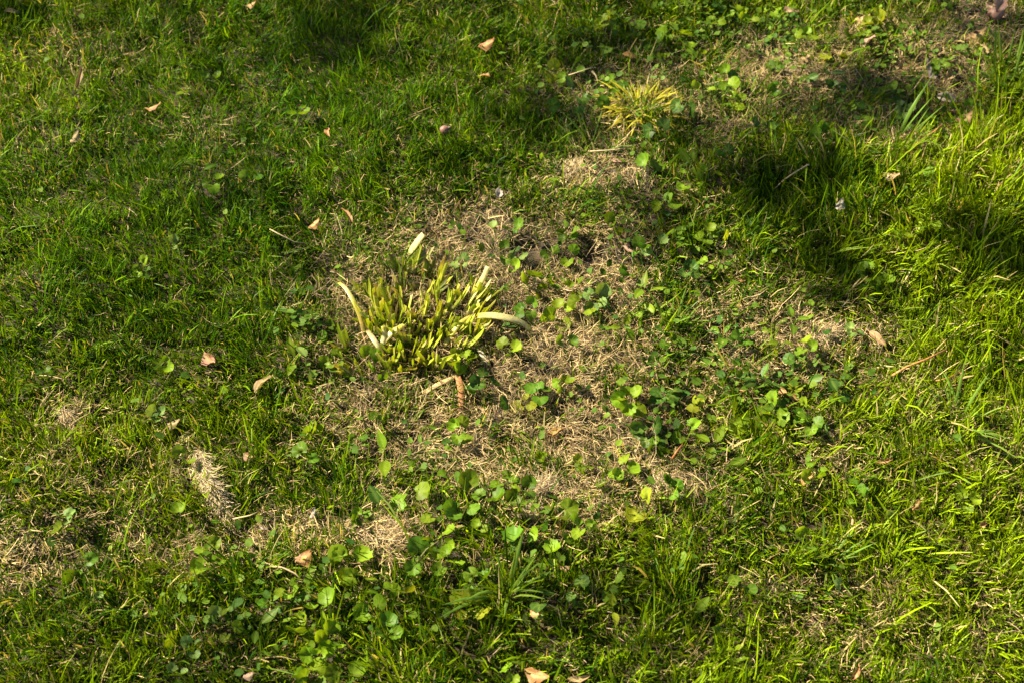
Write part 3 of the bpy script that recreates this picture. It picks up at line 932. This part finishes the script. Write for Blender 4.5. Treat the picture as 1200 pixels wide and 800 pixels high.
def straw_tuft(px, py, sx, sy, rot, hgt, n, label, dirj=.4, length=.020):
    """matted dead tuft: a low cushion of strands that follow its long axis"""
    x, y = [float(q) for q in ground_at(px, py)]
    root = empty('dead_grass_tuft', (x, y, H(x, y)))
    ca, sa = math.cos(rot), math.sin(rot)
    m = 55
    for i in range(m):
        u, v = RNG.normal(0, .42), RNG.normal(0, .42)
        lx, ly = u * sx, v * sy
        X, Yy = lx * ca - ly * sa, lx * sa + ly * ca
        z = hgt * max(0, 1 - u * u - v * v) * RNG.uniform(.5, 1.0) + H(x + X, y + Yy) - H(x, y) + .004
        a = rot + RNG.normal(0, dirj) + (math.pi if RNG.random() < .3 else 0)
        dirv = Vector((math.cos(a), math.sin(a), RNG.uniform(-.15, .12))).normalized()
        L = length * RNG.uniform(.6, 1.3)
        link('strand', SB[int(RNG.integers(4))], root, Matrix.Translation((X, Yy, z)) @ aim(dirv, RNG.uniform(0, 6.28)) @ Matrix.Diagonal((L * 1.1, L * .6, L, 1)))
    u, v = RNG.normal(0, .38, n), RNG.normal(0, .38, n)
    lx, ly = u * sx, v * sy
    X, Yy = lx * ca - ly * sa, lx * sa + ly * ca
    z = hgt * np.clip(1 - u * u - v * v, 0, 1) * RNG.uniform(.2, .95, n) + height(x + X, y + Yy) - H(x, y) + .002
    t = RNG.beta(2, 1.6, n)
    c = mixc((.40, .30, .16), (.66, .54, .33), t) * (.85 if n > 2000 else .72)
    V, Fq, C = ribbons(X, Yy, z, RNG.uniform(.5, 1.1, n) * length * .8, RNG.uniform(.0006, .0013, n), rot + RNG.normal(0, dirj * 1.4, n),
                       np.clip(RNG.normal(1.55, .12, n), 1.2, 1.8), RNG.normal(.1, .35, n), RNG.uniform(-1, 1, n), 3, c * .9, c, .4, .6)
    tag(link('matted_fibres', mesh_from('matted_fibres', V, Fq, M['thatch'], C), root), kind='stuff')
    return tag(root, label, 'dead tuft')


straw_tuft(247, 563, .072, .017, math.radians(-62), .024, 2600, 'straw coloured matted dead tuft lying alone in green grass', .38)
straw_tuft(636, 572, .026, .018, math.radians(60), .012, 520, 'pale straw tuft among the round-leaved weeds', .5)
straw_tuft(624, 600, .024, .014, math.radians(40), .008, 300, 'small straw wisp beside the pale straw tuft', .6)
straw_tuft(768, 568, .030, .016, math.radians(30), .010, 420, 'pale straw tuft with stray fibres beside a yellowing round leaf', .9)
straw_tuft(968, 396, .030, .020, math.radians(20), .012, 480, 'tan straw patch of curled dead blades by dark oval leaves', .9)
straw_tuft(922, 72, .034, .026, math.radians(-50), .012, 480, 'dead grass tuft among small weeds near the pinkish curled leaf', .7)
straw_tuft(672, 206, .022, .026, math.radians(80), .012, 380, 'tan dead tuft below the yellow grass tuft', .5)
straw_tuft(80, 490, .016, .016, math.radians(80), .010, 220, 'small pale dead tuft alone in the mown grass', .8)
straw_tuft(455, 622, .034, .022, math.radians(10), .008, 420, 'flat dead tuft beside the bright round leaves', .8)


# ------------------------------------------------------------------ fallen leaves and litter
DEAD = {}
for k in ('dead_tan', 'dead_orange', 'dead_brown', 'dead_pink', 'dead_grey', 'petal'):
    DEAD[k] = [mesh_from('dead_leaf', *oval_leaf(200 + s, w=[.42, .55, .36, .48][s], fold=[.5, -.4, .9, .3][s], droop=[.35, -.25, .1, .5][s], ragged=.16)[:2], M[k],
                         vein=oval_leaf(200 + s)[2]) for s in range(4)]


def litter(name, px, py, mm, ang, kind, label, cat='dead leaf', z=.016, pitch=.1, roll=0.3, var=0, parts=(), wide=1.0):
    """ANG: the way the tip points in plan, degrees anticlockwise from the picture's right"""
    x, y = [float(q) for q in ground_at(px, py, z)]
    s = mm / 1000 * (1.4 if px > 1055 and py < 200 else 1)
    a = math.radians(ang)
    base = (x - math.cos(a) * s / 2, y - math.sin(a) * s / 2, H(x, y) + z)
    o = link(name, DEAD[kind][var])
    o.matrix_basis = (Matrix.Translation(base) @ Matrix.Rotation(a - math.pi / 2, 4, 'Z') @ Matrix.Rotation(pitch, 4, 'X')
                      @ Matrix.Rotation(roll, 4, 'Y') @ Matrix.Diagonal((s * wide, s, s, 1)))
    return tag(o, label, cat)


LIT = [(305, 444, 34, 70, 'dead_tan', 'pale tan curled leaf standing in short grass', 0, .020, .15, -.5, 1.0),
       (246, 416, 34, -50, 'dead_brown', 'brown leaf lying curled in green grass near the pale tan leaf', 1, .016, .1, .2, .9),
       (652, 490, 27, 50, 'dead_orange', 'bright orange leaf lying in the bare straw patch', 3, .014, .25, -.4, 1.1),
       (943, 567, 24, 60, 'dead_orange', 'orange and tan leaf standing in grass near the straw patch', 0, .018, .25, -.4, 1.1),
       (994, 613, 18, 75, 'dead_tan', 'narrow tan leaf in grass near the orange and tan leaf', 2, .018, .2, .4, 1.0),
       (1034, 545, 26, 20, 'dead_orange', 'long orange scrap half hidden in sunny yellow-green grass', 2, .014, .0, .2, .7),
       (180, 128, 26, 5, 'dead_orange', 'short tan-orange leaf lying flat in the dark fine grass', 1, .022, .05, -.2, .8),
       (387, 166, 26, -80, 'dead_orange', 'small brown-orange leaf standing in the dark fine grass', 2, .022, .3, .2, .9),
       (355, 649, 24, 40, 'dead_orange', 'small rust leaf at the edge of dead straw', 1, .012, .2, .3, 1.3),
       (1016, 50, 34, 60, 'dead_pink', 'pinkish curled leaf standing among small weeds', 0, .022, .3, -.7, 1.0),
       (1097, 98, 30, 10, 'dead_grey', 'grey dead leaf lying flat in the leaf litter', 3, .010, .1, .1, 1.2),
       (1090, 82, 24, 120, 'dead_grey', 'crumpled grey-brown leaf on top of the leaf litter', 1, .016, .2, .4, 1.2),
       (1080, 92, 20, 200, 'dead_pink', 'crumpled pinkish scrap in the grey leaf litter', 2, .010, .2, .4, 1.2),
       (1172, 8, 34, 60, 'dead_pink', 'pinkish dead leaf leaning over the brown nut husk', 0, .03, .5, .3, 1.0),
       (1125, 140, 30, 20, 'dead_brown', 'crumpled brown leaf scrap in shade by the grey litter', 1, .012, .2, .2, 1.2),
       (1098, 190, 40, 30, 'dead_pink', 'broad pinkish-brown leaf lying below the rusty needle', 3, .010, .1, .2, 1.1),
       (1068, 154, 20, -60, 'dead_pink', 'thin pink scrap lying beside the rusty needle', 2, .012, .1, .2, .7),
       (1042, 214, 28, -30, 'dead_tan', 'tan leaf scrap in grass below the rusty needle', 1, .020, .2, .3, .9),
       (1115, 88, 22, 40, 'dead_tan', 'small tan scrap at the edge of the grey leaf litter', 0, .012, .2, .3, 1.0),
       (1028, 396, 30, -55, 'dead_tan', 'tan leaf in grass beside the tan straw patch', 0, .018, .15, .4, .8),
       (918, 459, 15, -60, 'dead_orange', 'tiny orange scrap under the yellow round leaf', 1, .020, .1, .3, 1.1),
       (929, 466, 16, -40, 'dead_orange', 'tiny orange-tan scrap beside the yellow round leaf', 0, .014, .1, .3, 1.2),
       (870, 455, 26, 10, 'dead_orange', 'narrow orange scrap lying on straw near dark oval leaves', 2, .010, .0, .2, .6),
       (630, 795, 34, -25, 'dead_orange', 'peach coloured leaf lying in grass, its edge curled', 1, .020, .15, .3, .8),
       (678, 799, 26, 10, 'dead_tan', 'thin tan scrap near the peach coloured leaf', 2, .018, .1, .2, .8),
       (96, 98, 40, 80, 'dead_tan', 'upright tan seed spike in the dark fine grass', 2, .030, .6, .2, .55),
       (90, 168, 24, 60, 'dead_tan', 'little tan scrap below the tan seed spike', 1, .022, .3, .2, .8),
       (406, 257, 30, 125, 'dead_orange', 'rust brown leaf tip standing in grass behind the stubs', 2, .02, .4, .2, .7),
       (368, 262, 22, 40, 'dead_orange', 'small rust scrap in the green grass behind the stubs', 1, .022, .2, .2, .8),
       (585, 226, 22, 80, 'petal', 'pale whitish petal caught in the grass', 0, .022, .3, .3, 1.2),
       (570, 50, 30, 20, 'dead_orange', 'brown-orange leaf in the dark fine grass', 1, .022, .2, .4, .9),
       (568, 87, 20, 160, 'dead_orange', 'small orange scrap near a brown-orange leaf', 0, .022, .2, .3, .9),
       (981, 250, 18, 70, 'petal', 'pale whitish petal in long grass', 1, .03, .3, .3, 1.2),
       (720, 192, 26, -15, 'dead_pink', 'pink husk lying on the bare straw', 2, .012, .0, .3, .8),
       (724, 206, 26, 5, 'dead_grey', 'pale grey scrap lying beside the pink husk', 0, .008, .0, .2, .8),
       (730, 280, 22, 80, 'dead_brown', 'reddish brown scrap on dark soil among weeds', 1, .014, .2, .3, 1.0),
       (738, 292, 24, -40, 'dead_pink', 'narrow pinkish husk on the straw beside dark soil', 2, .012, .1, .3, .7),
       (738, 64, 24, -20, 'dead_orange', 'tan-orange leaf lying among weeds behind the yellow tuft', 0, .016, .1, .3, .9),
       (930, 2, 30, 10, 'dead_pink', 'pale pink leaf at the far edge of the weeds', 3, .018, .2, .2, 1.0),
       (1010, 22, 26, 10, 'dead_tan', 'tan scrap among small yellowing weeds', 1, .014, .1, .3, 1.0),
       (868, 329, 16, 5, 'dead_orange', 'tiny reddish husk on the straw between green tufts', 2, .012, .0, .2, .9),
       (295, 7, 18, 10, 'dead_orange', 'tiny orange scrap in fine grass', 1, .024, .2, .3, 1.0),
       (15, 18, 24, 0, 'dead_tan', 'tan scrap in fine grass near no other litter', 0, .022, .1, .3, .8),
       (366, 597, 14, 80, 'petal', 'white chip lying on straw above the rust leaf', 1, .010, .2, .3, .9),
       (306, 606, 12, -20, 'petal', 'small white chip near the straw coloured dead tuft', 2, .012, .1, .3, .9),
       (290, 527, 18, -30, 'dead_brown', 'small brown scrap near the straw coloured dead tuft', 1, .018, .1, .3, 1.0),
       (290, 862 - 75, 14, 30, 'dead_pink', 'tiny pink scrap in small creeping leaves', 1, .018, .1, .3, 1.0),
       (1072, 594, 16, 60, 'dead_orange', 'tiny orange-pink chip in sunny yellow-green grass', 1, .018, .2, .3, 1.0),
       (1153, 613, 20, 40, 'dead_orange', 'small orange scrap in sunny yellow-green grass', 0, .018, .2, .3, .8),
       (627, 728, 14, -30, 'dead_orange', 'tiny rust chip in grass beside the upright green tuft', 1, .018, .1, .3, 1.0),
       (660, 672, 18, 0, 'dead_brown', 'tiny brown chip on soil near round leaves', 1, .008, .1, .3, 1.0),
       (1000, 790, 22, 60, 'dead_orange', 'small rust scrap in coarse yellow-green grass', 2, .018, .2, .3, .9),
       (1108, 150, 26, 70, 'dead_pink', 'folded pink-brown leaf against the rusty needle', 0, .014, .3, .4, 1.1),
       (1062, 78, 22, 30, 'dead_brown', 'dark brown crumpled scrap between the pinkish leaf and grey litter', 3, .012, .2, .3, 1.2),
       (1112, 112, 26, -20, 'dead_grey', 'curled grey-brown leaf between the grey litter and the rusty needle', 0, .012, .2, .5, 1.1),
       (1138, 48, 28, 15, 'dead_brown', 'flat brown leaf on shaded soil near the nut husk', 1, .008, .0, .2, 1.2),
       (1148, 66, 22, 110, 'dead_tan', 'tan scrap on shaded soil below the nut husk', 2, .010, .1, .3, 1.1),
       (945, 62, 20, 30, 'dead_tan', 'tan scrap lying on straw near the pinkish leaf', 1, .012, .1, .3, 1.0),
       (200, 490, 24, 10, 'dead_tan', 'tan scrap in mown grass near the pale tan leaf', 1, .012, .1, .3, .9)]
for i, (px, py, mm, ang, kind, label, var, z, pitch, roll, wide) in enumerate(LIT):
    litter('petal' if kind == 'petal' else 'dead_leaf', px, py, mm, ang, kind, label, 'petal' if kind == 'petal' else 'dead leaf', z, pitch, roll, var, (), wide)


# needles, straws: thin crooked stalks lying on the grass
def stalk(name, pts, r, mat, label, cat):
    P = []
    for px, py, z in pts:
        x, y = [float(q) for q in ground_at(px, py, z)]
        P.append(Vector((x, y, H(x, y) + z)))
    org = P[0]
    v, f = tube([p - org for p in P], [r * (1 - .4 * i / (len(P) - 1)) for i in range(len(P))], 6)
    o = link(name, mesh_from(name, v, f, M[mat]))
    o.location = org
    return tag(o, label, cat)


stalk('dead_needle', [(1060, 188, .022), (1072, 176, .028), (1084, 164, .030), (1095, 154, .032), (1104, 145, .034)], .0026, 'needle', 'rusty red-brown needle lying across the litter', 'needle')
stalk('dead_needle', [(1045, 442, .020), (1062, 431, .028), (1085, 421, .030), (1108, 409, .032)], .0020, 'needle', 'brown needle lying in the sunny grass by the straw patch', 'needle')
stalk('dead_needle', [(1096, 447, .014), (1112, 441, .018), (1128, 433, .016)], .0014, 'needle', 'short brown needle in the sunny yellow-green grass', 'needle')
stalk('dead_needle', [(788, 534, .008), (795, 524, .014), (801, 516, .014)], .0018, 'needle', 'short orange-brown needle beside dark round leaves', 'needle')
stalk('straw', [(1066, 107, .012), (1074, 98, .022), (1082, 88, .030), (1085, 92, .020)], .0016, 'straw', 'pale kinked straw beside bright round leaves and grey litter', 'straw')
stalk('straw', [(694, 84, .02), (698, 90, .020), (701, 98, .010), (700, 103, .004)], .0018, 'straw', 'short curved pale straw among dark round leaves', 'straw')
stalk('straw', [(945, 205, .03), (930, 212, .03), (918, 221, .02), (905, 232, .008)], .0014, 'straw', 'tan straw lying through the shaded long grass', 'straw')
stalk('straw', [(665, 90, .03), (680, 85, .034), (692, 81, .036)], .0011, 'straw', 'thin pale straw over the shaded weeds', 'straw')
stalk('straw', [(689, 180, .012), (705, 182, .014), (722, 184, .012), (745, 180, .012)], .0013, 'straw', 'long thin straw lying behind the pink husk', 'straw')
stalk('straw', [(316, 268, .03), (330, 276, .026), (345, 283, .020), (358, 284, .012)], .0011, 'straw', 'thin pale straw in the dark fine grass', 'straw')
stalk('straw', [(270, 596, .014), (290, 592, .022), (300, 588, .020)], .0012, 'straw', 'loose pale straw sticking out by the straw coloured dead tuft', 'straw')
stalk('straw', [(310, 657, .014), (330, 660, .018), (345, 668, .016), (356, 680, .008)], .0013, 'straw', 'curved pale straw below the small rust leaf', 'straw')


# a cracked nut husk and a round nut
def nut(name, px, py, mm, label, z, husk):
    x, y = [float(q) for q in ground_at(px, py, z)]
    root = empty(name, (x, y, H(x, y) + z))
    V, F = [], []
    rows, k = 7, 12
    r = np.random.default_rng(int(px))
    for i in range(rows + 1):
        th = math.pi * i / rows
        for j in range(k):
            a = 2 * math.pi * j / k
            rr = math.sin(th) * (1 + .06 * math.cos(2 * a)) + r.normal(0, .02)
            V.append((rr * math.cos(a), rr * math.sin(a), 1.12 * math.cos(th) + (.18 if i == 0 else 0)))
    for i in range(rows):
        for j in range(k):
            a, b = i * k + j, i * k + (j + 1) % k
            F.append((a, b, b + k, a + k))
    s = mm / 2000
    link('shell', mesh_from('shell', np.array(V) * s, F, M['nut']), root, Matrix.Rotation(.9, 4, 'Y'))
    if husk:
        for q in range(3):
            o = link('husk_flap', DEAD['dead_pink'][q], root, Matrix.Rotation(q * 1.9 + .4, 4, 'Z') @ Matrix.Translation((0, s * .5, -s * .3)) @ Matrix.Rotation(.7, 4, 'X') @ Matrix.Diagonal((s * 1.7, s * 1.7, s * 1.7, 1)))
    else:
        link('cap', mesh_from('cap', *tube([(0, 0, 0), (.001, 0, .004)], (.0016, .001), 6), M['bark']), root, Matrix.Rotation(.9, 4, 'Y') @ Matrix.Translation((0, 0, s * 1.15)))
    return tag(root, label, 'nut')


nut('nut', 521, 158, 15, 'small round brown nut half sunk in the dark fine grass', .018, False)
nut('nut_husk', 1166, 20, 26, 'brown nut husk with open flaps on bare shaded soil', .014, True)


# ------------------------------------------------------------------ the tree whose leafy boughs dapple the lawn (stands up-sun of it)
REACH = 3.6
SHADE = [(390, 30, 60, 26, 1.3), (320, 50, 30, 14, .5), (5, 20, 30, 30, .8), (600, 115, 44, 26, .6), (690, 55, 50, 26, 1), (650, 145, 40, 24, .8), (745, 40, 30, 20, .7),
         (820, 170, 36, 20, .8), (680, 135, 24, 18, .6), (925, 232, 50, 30, 1.2), (985, 215, 24, 16, .9), (980, 312, 52, 26, 1.2), (885, 185, 38, 18, 1),
         (1010, 105, 56, 34, 1.2), (1075, 110, 36, 22, .6), (850, 215, 22, 14, .7), (900, 130, 24, 14, .7), (960, 150, 46, 26, .7), (1165, 30, 40, 40, 1), (1195, 110, 20, 50, .7), (1130, 130, 24, 24, .5),
         (1180, 285, 46, 30, 1.1), (762, 262, 34, 22, 1.2), (622, 285, 22, 16, .7), (265, 225, 26, 10, .6),
         (335, 300, 34, 14, .5), (250, 740, 50, 24, .6), (170, 785, 40, 16, .5), (40, 780, 40, 16, .4),
         (500, 690, 46, 20, .5), (560, 765, 50, 20, .4), (700, 705, 50, 22, .6), (810, 735, 50, 22, .6), (450, 328, 36, 14, .5),
         (765, 500, 22, 14, .3), (450, 60, 26, 12, .5), (540, 185, 24, 12, .5)]


def make_tree():
    base = Vector((-3.5, 4.1, 0))
    base.z = H(base.x, base.y)
    root = empty('leafy_tree', base)
    tr = [base, base + Vector((.05, -.02, .8)), base + Vector((.02, .05, 1.6)), base + Vector((.08, 0, 1.9)), base + Vector((.12, .02, 2.3)), base + Vector((.14, .1, 2.7))]
    v, f = tube([p - base for p in tr], (.13, .10, .085, .07, .045, .02), 10)
    link('trunk', mesh_from('trunk', v, f, M['bark']), root)
    V, F, C, o = [], [], [], 0
    BV, BF, bo = [], [], 0
    clumps = []
    for px, py, rx, ry, w in SHADE:
        x, y = [float(q) for q in ground_at(px, py, .02)]
        s = scale_at(py)
        clumps.append((Vector((x, y, .02)) + SUN_DIR * (REACH + RNG.uniform(-.35, .35)), rx * s * 1.1, ry * s * 1.6, w))
    for i in range(120):      # the rest of the crown, shading the lawn beyond the picture
        p = base + Vector((RNG.uniform(-1.2, 1.0), RNG.uniform(-.4, 2.2), RNG.uniform(1.8, 3.6)))
        sh = p - SUN_DIR * (p.z / SUN_DIR.z)
        if bool(in_view(np.array(sh.x), np.array(sh.y), .35)) or RNG.random() < .5: continue
        clumps.append((p, .14, .14, .8))
    hubs = []
    for i in range(9):
        q = tr[3] + Vector((.10 + .10 * i, -.72 + .05 * i, .25 + .09 * (i % 4)))
        hubs.append(q)
        vv, ff = tube([p - base for p in (tr[3], tr[3].lerp(q, .5) + Vector((0, 0, .08)), q)], (.030, .020, .012), 6)
        BV.append(vv); BF += [tuple(k + bo for k in t) for t in ff]; bo += len(vv)
    u = SUN_DIR.cross(Vector((0, 0, 1))).normalized()
    n2 = u.cross(SUN_DIR).normalized()
    for c, rx, ry, w in clumps:
        h = min(hubs + tr[3:], key=lambda q: (q - c).length)
        mid = h.lerp(c, .5) + Vector((0, 0, .06))
        vv, ff = tube([p - base for p in (h, mid, c)], (.004, .003, .002), 5)
        BV.append(vv); BF += [tuple(k + bo for k in t) for t in ff]; bo += len(vv)
        m = int(max(8, rx * ry * math.pi / .00019 * w ** 1.2))
        for k in range(m):
            a, q = RNG.uniform(0, 6.283), math.sqrt(RNG.random())
            p = c + u * (rx * q * math.cos(a)) + n2 * (ry * .75 * q * math.sin(a)) + SUN_DIR * RNG.normal(0, .06)
            L = RNG.uniform(.028, .05); W = L * .55
            d = Vector(RNG.normal(size=3)).normalized(); e = d.cross(Vector(RNG.normal(size=3))).normalized()
            for a1, b1 in ((0, 0), (.45, .5), (1, 0), (.45, -.5)):
                V.append(tuple(p + d * (L * a1) + e * (W * b1) - base))
            F.append((o, o + 1, o + 2, o + 3)); o += 4
    link('branches', mesh_from('branches', np.concatenate(BV), BF, M['bark']), root)
    tag(link('crown', mesh_from('crown', V, F, M['tree_leaf'], smooth=False), root), kind='stuff')
    return tag(root, 'leafy tree standing beside the lawn and dappling it with shade', 'tree')


make_tree()


def make_sky_blocking_tree():
    """an added, unseen tree on the far side from the sun: its crown blocks skylight over the lawn"""
    base = Vector((3.7, 3.0, 0)); base.z = H(base.x, base.y)
    root = empty('sky_blocking_tree', base)  # added out of view to cut the sky fill and deepen the shadows
    pts = [Vector((0, 0, 0)), Vector((-.06, -.05, 1.2)), Vector((-.15, -.10, 2.4)), Vector((-.5, -.3, 3.6)), Vector((-1.2, -.7, 4.8)), Vector((-1.7, -1.0, 5.6))]
    v, f = tube(pts, (.20, .16, .14, .11, .07, .03), 10)
    link('trunk', mesh_from('trunk', v, f, M['bark']), root)
    centre = np.array([.9 - base.x, 1.2 - base.y, 4.9])
    BV, BF, bo, tips = [], [], 0, []
    for i in range(110):
        d = RNG.normal(size=3); d /= np.linalg.norm(d)
        tip = Vector(centre + d * np.array([3.8, 3.9, 1.3]) * RNG.uniform(.25, .98))
        h = pts[3 + i % 3]
        mid = h.lerp(tip, .5) + Vector((0, 0, .2))
        vv, ff = tube([h, mid, tip], (.035, .022, .008), 5)
        BV.append(vv); BF += [tuple(k + bo for k in t) for t in ff]; bo += len(vv); tips.append(tip)
    link('branches', mesh_from('branches', np.concatenate(BV), BF, M['bark']), root)
    n = 32000
    T = np.array([tuple(t) for t in tips])[RNG.integers(0, len(tips), n)]
    P = T + RNG.normal(0, 1, (n, 3)) * np.array([.42, .42, .28])
    W3 = P + np.array(base)
    k = W3[:, 2] / SUN_DIR.z
    ok = (~in_view(W3[:, 0] - SUN_DIR.x * k, W3[:, 1] - SUN_DIR.y * k, .25)) & (W3[:, 2] > 3.0)
    P = P[ok]; n = len(P)
    d = RNG.normal(size=(n, 3)); d /= np.linalg.norm(d, axis=1)[:, None]
    e = np.cross(d, RNG.normal(size=(n, 3))); e /= np.linalg.norm(e, axis=1)[:, None]
    L = RNG.uniform(.09, .15, n)[:, None]
    V = np.stack([P, P + d * L * .45 + e * L * .3, P + d * L, P + d * L * .45 - e * L * .3], 1).reshape(-1, 3)
    tag(link('crown', mesh_from('crown', V, np.arange(n * 4).reshape(-1, 4), M['tree_leaf'], smooth=False), root), kind='stuff')
    return tag(root, 'unseen leafy tree added above the lawn to block skylight', 'tree')


make_sky_blocking_tree()
